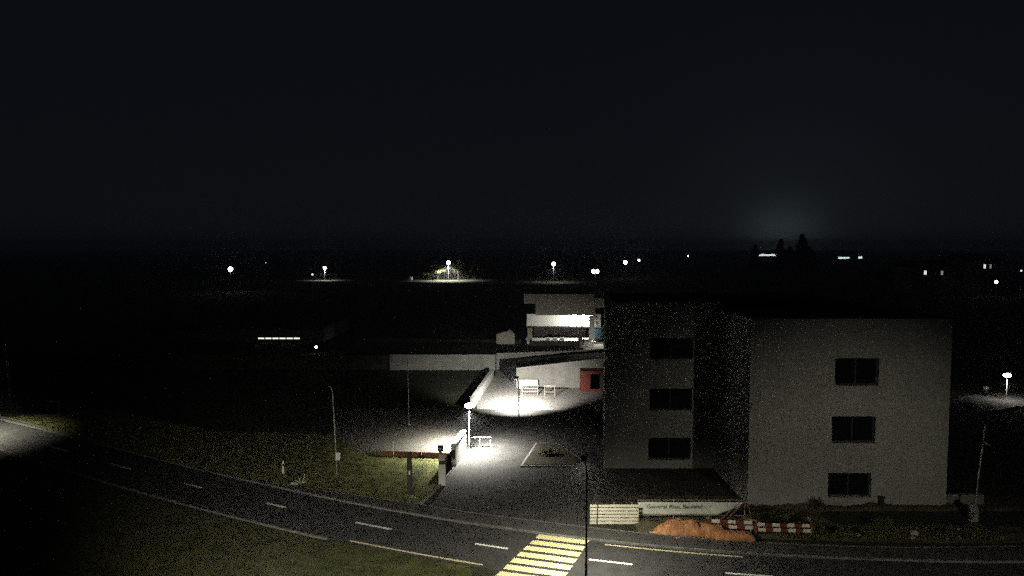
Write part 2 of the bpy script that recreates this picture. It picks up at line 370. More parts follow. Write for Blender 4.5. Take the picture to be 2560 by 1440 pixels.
wall_x(bl, 'wall', -7.38, 0.36, 6.9, 0.36, -0.2, 11.25, LW, 'render_facade')
for a in LW: window(bl, a[0], a[1], a[2], a[3], 7.1)
# outer wall of the left wing runs back at a slight splay
MB().prism([(-7.38,7.262),(-7.02,7.262),(-5.4,20.0),(-5.76,20.0)], -0.2, 11.24).build('side_wall','render_facade',bl)
MB().prism([(-7.0,7.265),(0.30,7.265),(11.0,14.2),(11.0,20),(-5.4,20)], 10.85, 11.0).build('roof','roofing',bl)
mb = MB(); mb.box(-7.42,0.40,6.86,7.26,11.253,11.31); mb.build('parapet_cap','dark_metal',bl)
MB().box(0.02,11.43,14.02,14.36,-0.6,10.8).build('rear_wall','render_facade',bl)
MB().prism([(-5.7,20.02),(11.4,20.02),(11.4,20.3),(-5.7,20.3)],-0.2,10.8).build('rear_wall','render_facade',bl)
# low basement wall running on to the right of the facade
pw = thing('basement_wall', 'low rough concrete wall running on past the end of the pale building', 'wall', (25.1,39.75,0))
MB().bbox(0.0,2.25,0,0.3,-0.6,0.55,0.02).build('wall_body','wall_concrete',pw)
MB().bbox(-0.0,2.27,-0.02,0.32,0.552,0.60,0.01).build('coping','concrete',pw)
pp = thing('downpipe_post', 'short dark post standing against the foot of the pale building', 'post', (21.2,39.35,0))
MB().box(-0.11,0.11,-0.1,0.1,-0.4,0.62).build('post_body','dark_metal',pp); MB().box(-0.14,0.14,-0.13,0.13,0.622,0.66).build('cap','dark_metal',pp)

# ------------------------------------------------------------------ lamps of the place
def street_lamp(loc, h, arm, label, energy, group=None, k=1.0, lit=True, rz=0.0, aim=None, cone=158, blend=0.5, pm='galvanised'):
    t = thing('street_lamp', label, 'street lamp', loc, rz, group)
    MB().lathe([(0.11*k,0),(0.11*k,0.5),(0.085*k,0.55),(0.075*k,1.2)],10).build('base',pm,t)
    MB().tube([(0,0,1.2),(0,0,h*0.6),(0,0,h-0.25),(0,arm*0.12,h-0.06),(0,arm,h)],[0.075*k,0.062*k,0.05*k,0.045*k,0.035*k],8).build('pole',pm,t,True)
    s = 1 if arm >= 0 else -1
    hd = MB().prism([(-0.09,arm-0.05*s),(0.09,arm-0.05*s),(0.15,arm+0.2*s),(0.13,arm+0.6*s),(-0.13,arm+0.6*s),(-0.15,arm+0.2*s)], h-0.03, [h+0.07,h+0.07,h+0.08,h+0.03,h+0.03,h+0.08]).build('lamp_head','dark_metal',t)
    MB().box(-0.1,0.1,*sorted((arm+0.12*s,arm+0.52*s)),h-0.045,h-0.032).build('led_panel','panel_glow' if lit else 'white_metal',hd)
    if lit:
        light('lamp_light','SPOT',(0,arm+0.33*s,h-0.09),energy,WARM,t,(Vector(aim)-Vector(loc)) if aim else (0,arm+0.33*s,h-3),0.18,cone,blend)
    return t
street_lamp((3.25,29.9,0), 5.4, 1.0, 'lit street lamp on a dark slender mast beside the yellow crossing', 3800, cone=162, blend=0.6, pm='dark_metal', k=0.7)
street_lamp((-5.0,11.8,0), 8.0, 1.2, 'lit street lamp behind the near verge aimed along the lawn side of the street', 28000, aim=(-9.0,29.0,0), cone=55, blend=1.0)
street_lamp((19.0,11.8,0), 8.0, 1.2, 'lit street lamp facing the pale building', 4700, aim=(19.3,38.5,0.5), cone=53, blend=1.0)
street_lamp((-44.5,50.0,0), 7.5, 2.0, 'lit street lamp by the traffic island', 30000, cone=110, blend=1.0)
# unlit slender poles
def slim_pole(loc, h, label, top, box_at=None, base=False, lean=0.0):
    t = thing('slim_pole', label, 'pole', loc)
    MB().tube([(0,0,0.0),(lean*0.5,0,h*0.5),(lean,0,h-0.35),(lean+top*0.35,0,h-0.1),(lean+top,0,h)],[0.042,0.038,0.034,0.03,0.024],8).build('shaft','galvanised',t,True)
    MB().lathe([(0.13,0),(0.13,0.04),(0.075,0.06),(0.07,0.12)],10).build('foot_plate','galvanised',t)
    if box_at:
        MB().bbox(-0.06,0.26,-0.14,-0.045,box_at[0],box_at[1],0.02).build('box','white_metal',t)
    if base:
        MB().lathe([(0.26,-0.3),(0.26,0.6),(0.2,0.85),(0.12,0.95)],12).build('concrete_foot','concrete',t)
    return t
slim_pole((-11.5,45.2,0), 5.9, 'slim pale pole with a small box low down on the lawn', -0.28, (1.0,1.5), lean=-0.22)
slim_pole((-8.45,56.7,0.34), 5.6, 'slim pale pole on the gravel terrace behind the rusty edging', -0.08, lean=-0.06)
sp = slim_pole((25.25,37.5,0), 5.3, 'leaning pale pole in a thick concrete foot near the building corner', 0.05, base=True, lean=0.42)
MB().tube([(0.45,0,4.35),(0.75,0,4.15)],0.025,6).build('bracket','galvanised',sp)
slim_pole((-50.3,69.3,0), 5.8, 'slim pale pole beside the orange marker across the junction', -0.05, lean=-0.2)
slim_pole((-48.2,66.5,0), 4.0, 'shorter slim pole next to the junction', -0.02, lean=-0.06)

# lantern beside the driveway wall
def lantern(loc, h, label, energy, col=NEUT, cone=162):
    t = thing('lantern_post', label, 'lamp post', loc)
    MB().lathe([(0.09,0),(0.09,0.04),(0.05,0.06),(0.042,0.3),(0.036,h-0.25)],10).build('pole','galvanised',t,True)
    MB().lathe([(0.05,h-0.25),(0.09,h-0.2),(0.24,h-0.03)],14).build('collar','white_metal',t)
    MB().lathe([(0.24,h-0.028),(0.33,h+0.06),(0.30,h+0.18),(0.12,h+0.25),(0.01,h+0.26)],16).build('glowing_bowl','lantern_glow',t,True)
    light('lamp_light','SPOT',(0.0,-0.12,h-0.27),energy,col,t,(0.0,-0.12,0),0.05,cone,0.9)
    return t
lantern((-3.14,50.60,0.0), 3.25, 'bright lantern at the far end of the white driveway wall', 11000)
lantern((48.2,67.5,0), 2.35, 'bright lantern above the footpath and grass bank', 260)
# pole light over the apron
t = thing('yard_light', 'dark slender pole light flooding the pale apron', 'lamp post', (0.58,58.0,0))
MB().lathe([(0.10,0),(0.10,0.05),(0.06,0.08),(0.055,1.2),(0.045,3.6)],10).build('pole','dark_metal',t,True)
MB().tube([(0,0,3.55),(-0.12,0.25,3.75),(-0.2,1.2,3.8)],[0.045,0.04,0.04],8).build('arm','dark_metal',t)
hd = MB().prism([(-0.36,1.1),(-0.04,1.1),(0.0,1.75),(-0.4,1.75)],3.72,[3.86,3.86,3.80,3.80]).build('lamp_head','dark_metal',t)
MB().box(-0.32,-0.08,1.2,1.7,3.70,3.717).build('led_panel','panel_glow',hd)
light('lamp_light','SPOT',(-0.2,1.5,3.66),30000,NEUT,t,(-0.2,8.3,0),0.12,90,1.0)

light('lamp_light','SPOT',(-0.2,1.5,3.66),42000,NEUT,t,(-0.2,6.6,0),0.12,52,1.0)

# ------------------------------------------------------------------ driveway walls and furniture
t = thing('driveway_wall', 'short thick white wall with bright top beside the lantern', 'wall', (-3.98,47.0,0))
MB().prism([(-0.18,0.0),(0.16,0.0),(0.62,3.5),(0.28,3.5)],0,1.48).build('wall_body','white_wall',t)
MB().prism([(-0.21,-0.03),(0.19,-0.03),(0.65,3.53),(0.25,3.53)],1.482,1.55).build('coping','white_wall',t)
MB().box(-0.13,0.10,-0.06,-0.003,0.5,1.1).build('notice_plate','dark_metal',t)
t = thing('apron_wall', 'long low white wall brightly lit along the edge of the apron', 'wall', (-3.5,63.9,0))
MB().prism([(-0.35,0.0),(-0.05,0.0),(1.4,15.0),(1.1,15.0)],0,0.95).build('wall_body','white_wall',t)
MB().prism([(-0.38,-0.03),(-0.02,-0.03),(1.43,15.03),(1.07,15.03)],0.952,1.0).build('coping','white_wall',t)
# strip kerb joining the two
struct(strip([Vector((-5.4,39.85)),Vector((-4.62,43.0)),Vector((-4.05,46.9))],[Vector((-5.2,39.85)),Vector((-4.42,43.0)),Vector((-3.85,46.9))],-0.1,0.11).build('kerb','concrete'))
# corten edging
t = thing('steel_edging', 'rusty brown steel retaining edge between lawn and gravel terrace', 'edging', (-9.3,49.25,0))
dx = 4.95; k = 5
for i in range(k):
    x0 = dx*i/k+0.004; x1 = dx*(i+1)/k-0.004; yy = lambda x: -0.11*x
    MB().prism([(x0,yy(x0)-0.012),(x1,yy(x1)-0.012),(x1,yy(x1)+0.012),(x0,yy(x0)+0.012)],0,0.37).build('steel_panel','corten',t)
MB().prism([(0,-0.03),(dx,yy(dx)-0.03),(dx,yy(dx)+0.03),(0,0.03)],0.372,0.39).build('top_rail','corten',t)
# entrance pillar
t = thing('entrance_pillar', 'white entrance pillar with dark slot and small dark box on top', 'pillar', (-4.39,43.2,0))
MB().bbox(-0.215,0.215,-0.15,0.15,0,1.36,0.02).build('pillar_body','white_wall',t)
MB().box(-0.2,0.2,-0.135,0.135,1.362,1.60).build('display_recess','dark_metal',t)
MB().prism([(-0.215,-0.15),(0.215,-0.15),(0.215,0.15),(-0.215,0.15)],1.602,[1.74,1.64,1.84,1.96]).build('sloping_cap','white_wall',t)
MB().box(-0.22,-0.02,0.16,0.24,0,2.12).build('rear_post','timber',t)
tb = MB().bbox(-0.29,0.05,0.10,0.32,2.122,2.46,0.02).build('sensor_box','dark_metal',t)
MB().box(-0.17,-0.07,0.09,0.099,2.22,2.34).build('lens','galvanised',tb)
# dark stele
t = thing('information_stele', 'tall dark stele with a small white label and pale flowers at its foot', 'sign', (-6.1,40.95,0))
MB().bbox(-0.15,0.15,-0.06,0.06,0,2.75,0.015).build('slab','dark_metal',t)
MB().box(-0.045,0.045,-0.068,-0.063,1.42,1.66).build('label_plate','white_metal',t)
t = thing('flower_clump', 'clump of small pale flowers at the foot of the dark stele', 'flowers', (-6.05,40.72,0.015))
rn = random.Random(4); mb = MB(); mg = MB()
for i in range(60):
    a = rn.uniform(0,6.28); r = 0.34*math.sqrt(rn.random()); x, y, z = r*math.cos(a), 0.6*r*math.sin(a), rn.uniform(0.08,0.26)
    mg.tube([(x*0.7,y*0.7,0),(x,y,z)],0.006,3)
    mb.add([(x-0.03,y,z),(x,y-0.03,z+0.01),(x+0.03,y,z),(x,y+0.03,z+0.015)],[(0,1,2,3)])
mb.build('petals','flower',t)['kind'] = 'stuff'; mg.build('stems','leaf',t)['kind'] = 'stuff'
# thin white stakes
for x, y, z, lab in [(-8.45,49.05,0.0,'thin pale stake at the outer end of the rusty edging'),(-6.42,48.75,0.0,'thin pale stake halfway along the rusty edging')]:
    t = thing('stake', lab, 'stake', (x,y,z)); MB().tube([(0,0,0),(0,0,1.05)],0.016,6).build('rod','white_metal',t); MB().lathe([(0.028,1.05),(0.028,1.10),(0.012,1.12)],8).build('cap','white_metal',t)
# small roadside things on the lawn
t = thing('marker_post', 'short pale marker post on the dim lawn near the road', 'post', (-15.1,45.4,0.015))
MB().prism([(-0.07,-0.05),(0.07,-0.05),(0.05,0.06),(-0.05,0.06)],0,[0.75,0.75,0.85,0.85]).build('post_body','white_metal',t); MB().box(-0.06,0.06,-0.056,-0.051,0.5,0.66).build('reflector','dark_metal',t)
rn = random.Random(9)
def stone(loc, r, label, group=None, m='stone_pale', squash=0.7):
    import bmesh
    bm = bmesh.new(); bmesh.ops.create_icosphere(bm, subdivisions=2, radius=r)
    s = rn.uniform(0,50)
    for v in bm.verts:
        v.co *= 1 + 0.45*noise.noise(v.co/r*1.1 + Vector((s,0,0))); v.co.z *= squash
    me = bpy.data.meshes.new('stone'); bm.to_mesh(me); bm.free(); me.materials.append(M[m])
    o = bpy.data.objects.new('stone', me); C.objects.link(o); o.location = loc; o.rotation_euler = (0,0,rn.uniform(0,6))
    return tag(o, label, 'stone', group)
t = thing('pruned_shrub', 'small leaning pale stems standing on the lawn by the pavement', 'shrub', (-13.3,43.45,0.015))
mb = MB()
for a, l in ((0.4,0.55),(-0.5,0.4),(1.1,0.5),(-1.2,0.45)): mb.tube([(0,0,0),(math.sin(a)*l*0.6,0.02,l*0.6*math.cos(a)),(math.sin(a)*l,-0.03,l*math.cos(a)+0.1)],[0.035,0.028,0.02],6)
mb.build('stems','stone_pale',t)
stone((-13.75,43.3,0.06),0.24,'flat pale stone on the lawn beside the leaning stems',squash=0.4)
stone((20.85,35.45,0.12),0.28,'largest pale boulder on the building site near the kerb')
stone((20.45,34.95,0.1),0.13,'small pale stone in front of the largest boulder')
# bike rail beside the lantern
t = thing('bicycle_stand', 'low white rail stand on the driveway beside the lantern', 'bicycle stand', (-2.4,51.3,0.012))
MB().tube([(-0.8,0,0.78),(0.85,-0.05,0.78)],0.03,8).build('top_rail','white_metal',t)
for x in (-0.75,0.0,0.8):
    MB().tube([(x,0,0),(x,0,0.76)],0.025,6).build('leg','white_metal',t)
MB().box(-0.85,0.9,-0.32,-0.26,0.0,0.05).build('floor_rail','galvanised',t); MB().box(-0.85,0.9,0.26,0.32,0.0,0.05).build('floor_rail','galvanised',t)
# orange marker at the junction
t = thing('orange_marker', 'orange marker board at the side of the junction', 'marker', (-51.6,69.2,0))
MB().bbox(-0.3,0.3,-0.03,0.03,0.35,1.45,0.02).build('board','tarp',t); MB().box(-0.04,0.04,0.031,0.09,0,1.3).build('post','galvanised',t)

# ------------------------------------------------------------------ site fence, banner, tarpaulin, barriers
t = thing('slatted_panel', 'pale panel of horizontal boards beside the white banner', 'fence panel', (4.2,36.95,0.0))
W = 2.62; nb = 6; hb = 1.12/nb
for i in range(nb):
    z = 0.03+hb*i; MB().prism([(0,-0.03),(W,-0.03),(W,0.01),(0,0.01)],[z,z,z,z],[z+hb-0.055]*4).build('slat','board',t)
for x in (0.35,1.3,2.25): MB().box(x-0.04,x+0.04,0.012,0.07,0,1.2).build('upright','timber',t)
t = thing('mast_shadow_rod', 'thin dark rod with a small bracket in place of the mast shadow on the slatted panel', 'post', (4.55,36.75,0.0))
MB().tube([(0,0,0),(0.02,0,0.75),(0.05,0.05,1.35)],0.022,6).build('rod','dark_metal',t); MB().box(-0.05,0.28,0.02,0.06,1.22,1.33).build('bracket','dark_metal',t)  # dark rod modelled where the mast's shadow falls across the panel
t = thing('site_banner', 'long white banner with grey lettering hung on the site fence', 'banner', (6.9,37.45,0))
m = MB(); nx = 40; vs = []
for j in range(7):
    for i in range(nx+1):
        x = 5.75*i/nx; z = 0.32 + 0.72*j/6
        if x > 4.3: z += (1-j/6)*max(0,(x-4.3))*0.40
        y = 0.03*math.sin(x*2.3)+0.015*math.sin(x*7+j)*(1-j/6)
        vs.append((x,y,z))
m.add(vs,[(j*(nx+1)+i,j*(nx+1)+i+1,(j+1)*(nx+1)+i+1,(j+1)*(nx+1)+i) for j in range(6) for i in range(nx)])
bn = m.build('cloth','banner_cloth',t,True)
sol = bn.modifiers.new('thickness','SOLIDIFY'); sol.thickness = 0.006
cu = bpy.data.curves.new('lettering','FONT'); cu.body = 'General Plan, Bauland'; cu.size = 0.34; cu.extrude = 0.002
to = bpy.data.objects.new('lettering_tmp', cu); C.objects.link(to)
bpy.context.view_layer.update()
dg = bpy.context.evaluated_depsgraph_get(); me = bpy.data.meshes.new_from_object(to.evaluated_get(dg)); bpy.data.objects.remove(to)
for v in me.vertices:
    x, y, z = v.co; X = 0.45 + x*1.02
    v.co = (X, 0.03*math.sin(X*2.3)-0.022 - z, 0.70 + y*0.9)
me.materials.clear(); me.materials.append(M['letter']); lt = bpy.data.objects.new('lettering', me); C.objects.link(lt); lt.parent = t; lt['kind'] = 'stuff'
t2 = thing('site_fence', 'tube frame fence with slanting braces that carries the white banner', 'fence', (6.9,37.55,0))
for x in (0.0,1.95,3.9,5.85):
    MB().tube([(x,0,0),(x,0,1.18)],0.025,6).build('post','galvanised',t2)
MB().tube([(0,0,1.12),(5.85,0,1.12)],0.02,6).build('top_rail','galvanised',t2); MB().tube([(0,0.0,0.25),(5.85,0,0.25)],0.018,6).build('bottom_rail','galvanised',t2)
for xa, xb in ((4.55,5.55),(4.85,5.8)): MB().tube([(xa,-0.12,0.12),(xb,-0.08,1.05)],0.035,6).build('brace','timber',t2)
MB().tube([(5.95,-0.1,1.0),(6.15,-0.2,0.2)],0.03,6).build('brace','timber',t2)

# tarpaulin heap
def surf(P, nx, ny):
    return [(j*(nx+1)+i, j*(nx+1)+i+1, (j+1)*(nx+1)+i+1, (j+1)*(nx+1)+i) for j in range(ny) for i in range(nx)]
t = thing('tarpaulin_heap', 'heap of material under a crumpled orange tarpaulin beside the kerb', 'tarpaulin', (7.3,35.9,0))
nx, ny = 70, 24; vs = []
for j in range(ny+1):
    for i in range(nx+1):
        s = i/nx; v = j/ny
        x = 0.02+3.75*s; half = 0.62*min(1,(s*4.5))**0.5
        base = -0.13*x - 0.12
        y = base + (v-0.35)*2*half*0.85
        hh = 0.78*min(1,s*3.2)**0.7*(1-0.30*max(0,s-0.25))
        if s > 0.62: hh *= 0.85
        prof = max(0,1-abs(2*v-1)**2.6)
        z = hh*prof
        ed = prof**0.3
        q = Vector((x*2.2,y*2.6,1)); z += ed*(0.10*noise.noise(q)+0.06*noise.noise(q*2.7)); y += 0.06*noise.noise(q*1.7+Vector((5,0,0)))
        z *= min(1,(1-s)*16+0.15)
        vs.append((x,y,max(0.0,z)+0.02))
m = MB(); m.add(vs, surf(None,nx,ny)); tp = m.build('sheet','tarp',t,True); so = tp.modifiers.new('t','SOLIDIFY'); so.thickness = 0.008
for k_,(x,y) in enumerate([(0.0,-0.15),(1.2,-0.9),(2.5,-0.95),(3.5,-1.0)]):
    MB().bbox(x-0.12,x+0.12,y-0.06,y+0.06,0.0,0.11,0.02).build('ballast_block','stone_pale' if k_==0 else 'tarp',t)
t = thing('plastic_bag_pallet', 'low flat pile under orange sheet at the right end of the heap', 'pile', (10.35,35.05,0))
nx, ny = 30, 14; vs = []
for j in range(ny+1):
    for i in range(nx+1):
        a = i/nx; b = j/ny; pr = (1-abs(2*a-1)**8)*(1-abs(2*b-1)**5)
        x = 2.0*a; y = -0.12*x-0.35+0.75*b; z = 0.02+0.42*max(0,pr)**0.6+0.04*noise.noise(Vector((x*4,y*4,7)))*pr
        vs.append((x,y,z))
m = MB(); m.add(vs, surf(None,nx,ny)); tp = m.build('sheet','tarp',t,True); so = tp.modifiers.new('t','SOLIDIFY'); so.thickness = 0.008
MB().box(0.1,1.85,-0.32,0.1,-0.05,0.10).build('pallet','timber',t)

def barrier(loc, rz, n, first, label, L):
    t = thing('construction_barrier', label, 'barrier', loc, rz, None)
    for row, z in ((0,0.20),(1,0.47)):
        bd = MB().bbox(0,L,-0.02,0.02,z,z+0.17,0.006).build('board','barrier_red',t)
        wdt = L/(2*n+0.0)
        for i in range(n):
            x0 = first + row*(-0.06) + i*2*wdt
            MB().box(max(0.004,x0),min(L-0.004,x0+wdt),-0.0225,0.0225,z+0.004,z+0.174).build('white_stripe','barrier_white',bd)
    for x in (0.12,L-0.12):
        MB().tube([(x,0.045,0),(x,0.045,0.72)],0.024,6).build('stand','galvanised',t)
        MB().box(x-0.06,x+0.06,-0.32,0.38,-0.06,0.05).build('foot','dark_metal',t)
    return t
barrier((10.1,35.85,0.1), R(-7), 3, 0.40, 'red and white barrier behind the orange tarpaulin', 2.45)
barrier((12.5,35.35,0.1), R(-4), 4, 0.22, 'red and white barrier that ends in the weeds', 3.0)

# vegetation
def leaf_cloud(mb, rn, c, rad, n, size, jitter=0.25):
    for _ in range(n):
        while True:
            p = Vector((rn.uniform(-1,1),rn.uniform(-1,1),rn.uniform(-1,1)))
            if p.length <= 1: break
        p = Vector((p.x*rad[0],p.y*rad[1],p.z*rad[2]))*(0.55+0.45*rn.random()**0.4) + Vector(c)
        s = size*rn.uniform(0.6,1.4); a = Vector((rn.gauss(0,1),rn.gauss(0,1),rn.gauss(0,1))).normalized(); b = a.orthogonal().normalized()
        c_ = a.cross(b)
        mb.add([p-b*s,p-c_*s*0.45,p+b*s,p+c_*s*0.45],[(0,1,2,3)])
def bush(loc, r, h, n, size, label, seed, m='leaf', name='bush', group=None):
    rn = random.Random(seed); t = thing(name, label, 'bush', loc, 0, group); mb = MB()
    for k in range(6):
        leaf_cloud(mb, rn, (rn.uniform(-0.5,0.5)*r,rn.uniform(-0.4,0.4)*r,h*rn.uniform(0.35,0.7)), (r*0.55,r*0.5,h*0.38), n//6, size)
    mb.build('foliage',m,t); st = MB()
    for k in range(5):
        a = rn.uniform(0,6.28); st.tube([(0,0,-0.05),(0.3*r*math.cos(a),0.3*r*math.sin(a),h*0.4),(0.6*r*math.cos(a),0.6*r*math.sin(a),h*0.75)],[0.03*h,0.02*h,0.008*h],5)
    st.build('stems','bark',t); return t
bush((15.85,35.6,0.12),0.42,0.85,420,0.06,'yellowish bush at the end of the red and white barrier',21)
bush((16.95,35.1,0.12),0.40,0.6,300,0.06,'low dull weed clump right of the yellowish bush',22)
bush((13.4,36.6,0.15),0.5,0.7,320,0.06,'dark weed clump behind the red and white barriers',23,'dark_leaf')
bush((17.3,38.7,0.1),0.6,0.7,300,0.07,'loose weeds at the foot of the pale building',24)
bush((2.6,49.0,0.13),0.8,0.5,420,0.07,'low planting in the driveway island',25)
bush((41.3,62.7,0),0.5,0.9,300,0.09,'dark rounded shrub beside the footpath under the lantern',26,'dark_leaf')
bush((43.6,70.6,0),1.1,1.0,420,0.1,'grey green shrub row end behind the footpath',27)
bush((51.2,71.6,0),0.9,1.1,420,0.1,'green shrub just behind the bright lantern',28)

for i,(x,y,r) in enumerate([(13.9,35.9,0.09),(14.8,36.4,0.12),(17.9,35.3,0.10),(18.6,36.0,0.14),(19.4,35.5,0.08),(22.3,35.7,0.12),(23.5,36.0,0.09),(16.2,37.4,0.13)]):
    stone((x,y,0.13),r,'small loose stone among the weeds of the building site','loose stones on the building site')
bush((18.2,35.2,0.12),0.45,0.45,260,0.055,'flat weed tuft between the barrier end and the largest boulder',51)
bush((19.6,36.2,0.10),0.55,0.6,300,0.06,'broad weed tuft left of the largest boulder',52)
bush((22.4,35.0,0.12),0.5,0.5,280,0.055,'weed tuft right of the largest boulder',53)
bush((14.6,37.2,0.15),0.7,0.9,420,0.065,'tall pale weeds between barriers and building corner',54)
bush((23.9,35.6,0.12),0.45,0.55,260,0.055,'weed tuft near the leaning pole',55)
for x,y,l,rz,lab in [(15.4,36.5,1.6,0.35,'longer loose timber lying behind the barrier'),(13.0,36.9,1.2,-0.5,'shorter loose timber lying behind the barrier')]:
    o = MB().bbox(-l/2,l/2,-0.06,0.06,0,0.09,0.01).build('loose_timber','timber'); o.location = (x,y,0.22); o.rotation_euler = (0.05,0.06,rz); tag(o,lab,'timber')
# bollard, bin near the footpath
t = thing('bollard', 'pale concrete bollard at the end of the footpath', 'bollard', (38.1,59.7,0))
MB().lathe([(0.16,0),(0.16,0.85),(0.13,0.98),(0.04,1.02)],12).build('post_body','concrete',t,True); MB().lathe([(0.165,0.7),(0.165,0.78)],12).build('band','dark_metal',t)
t = thing('litter_bin', 'dark litter bin with pale lid on the path behind the shrub', 'bin', (47.7,69.8,0.01))
MB().lathe([(0.24,0),(0.27,0.7)],12).build('bin_body','dark_metal',t,True); MB().lathe([(0.29,0.702),(0.28,0.76),(0.1,0.84)],12).build('lid','white_metal',t,True)
t = thing('path_wall', 'low pale kerb wall shining along the footpath under the lantern', 'wall', (41.0,61.15,0))
MB().prism([(0,-0.1),(5.5,2.65),(9.5,3.9),(9.5,4.1),(5.4,2.85),(-0.1,0.1)],0,0.22).build('wall_body','white_wall',t); MB().prism([(-0.02,-0.13),(5.5,2.62),(9.5,3.87),(9.5,3.9),(5.5,2.649),(0,-0.101)],0.16,0.224).build('lip','concrete',t)

# ------------------------------------------------------------------ yard behind: ramp wall, retaining wall, trestles, container
t = thing('ramp_wall', 'pale concrete ramp wall rising to the right behind the apron', 'wall', (0.45,73.3,0))
MB().prism([(0,0),(11,0),(11,0.3),(0,0.3)],0,[2.05,3.3,3.3,2.05]).build('wall_body','wall_concrete',t)
MB().prism([(-0.02,-0.04),(11,-0.04),(11,0.34),(-0.02,0.34)],[2.053,3.303,3.303,2.053],[2.13,3.38,3.38,2.13]).build('coping','concrete',t)
struct(MB().prism([(0.4,73.65),(11.5,73.65),(13,84),(-1.5,84)],-0.1,[1.0,2.2,2.3,1.3]).build('ramp','asphalt'))
t = thing('retaining_wall', 'long low grey retaining wall below the dark plateau', 'wall', (-14.8,84.0,0))
for i in range(8):
    x0 = 1.6*i; MB().box(x0+0.006,x0+1.6-0.006,0,0.35,0,1.8).build('wall_panel','wall_concrete',t)
MB().box(0,12.8,-0.04,0.38,1.802,1.88).build('coping','concrete',t)
t = thing('upper_retaining_wall', 'pale wall along the top of the ramp below the lit pavilion', 'wall', (-1.9,84.2,0))
MB().prism([(0,0),(14.4,6.6),(14.3,6.9),(-0.1,0.3)],0,[1.95,1.45,1.45,1.95]).build('wall_body','wall_concrete',t)
MB().prism([(0,-0.04),(14.4,6.56),(14.3,6.94),(-0.1,0.34)],[1.953,1.453,1.453,1.953],[2.02,1.52,1.52,2.02]).build('coping','concrete',t)

def trestle(loc, w_, label, rz=0):
    t = thing('trestle', label, 'trestle', loc, rz)
    MB().bbox(0,w_,-0.06,0.06,0.95,1.07,0.01).build('beam','concrete',t)
    for x in (0.12,w_-0.12):
        for s in (-1,1):
            MB().tube([(x,0.04*s,0.95),(x,0.32*s,0)],0.03,6).build('leg','concrete',t)
    MB().tube([(0.12,-0.2,0.4),(w_-0.12,-0.2,0.4)],0.022,6).build('stretcher','concrete',t); MB().tube([(0.12,0.2,0.4),(w_-0.12,0.2,0.4)],0.022,6).build('stretcher','concrete',t)
    return t
trestle((0.9,69.5,0.024),1.8,'white work trestle next to the flooded patch of apron')
trestle((3.15,69.3,0.024),1.25,'smaller white trestle nearer the red container')
t = thing('material_stack', 'stack of pale boards on bearers against the ramp wall', 'stack', (0.75,72.2,0.024))
for i in range(5): MB().box(0.0+0.03*(i%2),1.9+0.03*(i%3),0,0.7,0.12+0.19*i,0.12+0.19*i+0.165).build('plank','board',t)
for x in (0.2,1.6): MB().box(x,x+0.12,0.02,0.68,0,0.118).build('bearer','timber',t)
t = thing('red_container', 'open red steel container against the ramp wall', 'container', (7.15,71.2,0.024))
MB().box(0,0.9,0,0.08,0,2.15).build('door_leaf','red_paint',t); mb = MB()
mb.box(0.9,3.4,0.0,0.08,1.85,2.15); mb.box(0.9,3.4,0.0,0.08,0.0,0.28); mb.box(3.32,3.4,0.0,0.08,0.28,1.85); mb.build('front_frame','red_paint',t)
MB().box(0,3.4,0.082,1.9,2.05,2.15).build('roof','red_paint',t); MB().box(0,0.07,0.082,1.9,0,2.05).build('side','red_paint',t); MB().box(3.33,3.4,0.082,1.9,0,2.05).build('side','red_paint',t); MB().box(0.07,3.33,1.82,1.9,0,2.05).build('rear','dark_metal',t)

# ------------------------------------------------------------------ lit pavilion on the plateau
pv = thing('pavilion', 'pale flat roofed pavilion with a floodlit recess and open terrace', 'building', (2.0,94.0,1.75))
MB().box(0.0,9.3,0,6.5,-0.1,0.30).build('terrace_slab','white_wall',pv)
MB().bbox(0.1,0.75,0.05,0.6,0.302,2.2,0.02).build('column','cream_wall',pv)
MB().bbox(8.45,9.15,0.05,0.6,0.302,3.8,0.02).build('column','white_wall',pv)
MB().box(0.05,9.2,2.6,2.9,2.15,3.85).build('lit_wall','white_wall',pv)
MB().box(0.9,8.6,5.9,6.2,0.302,2.1).build('rear_wall','dark_metal',pv)
MB().box(0.05,9.2,2.62,6.4,1.98,2.14).build('gallery_floor','dark_metal',pv)
MB().box(1.2,9.3,0.7,6.5,3.86,5.5).build('upper_wall','cream_wall',pv)
MB().box(-0.4,9.05,-0.3,6.9,5.52,6.8).build('roof_fascia','cream_wall',pv)
MB().box(9.052,10.9,0.2,6.7,4.9,6.25).build('side_roof','cream_wall',pv)
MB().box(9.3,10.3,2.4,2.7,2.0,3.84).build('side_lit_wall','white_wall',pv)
w_ = MB().box(9.25,10.6,2.75,2.82,0.3,1.95).build('side_window','window_frame',pv); MB().box(9.32,10.5,2.70,2.73,0.4,1.85).build('pane','blue_glass',w_)
for i, x in enumerate((2.6,3.6,4.6)):
    MB().box(x,x+0.55,1.2,1.7,0.302,0.72).build('seat_box','galvanised',pv)
light('recess_light','SPOT',(8.0,1.1,3.5),2600,NEUT,pv,(7.2,2.6,3.0),0.1,150,0.6)
light('terrace_light','SPOT',(9.6,1.2,3.6),1500,NEUT,pv,(9.0,-0.8,0),0.1,110,0.6)
MB().box(7.9,8.1,1.0,1.2,3.6,3.85).build('floodlight','dark_metal',pv)
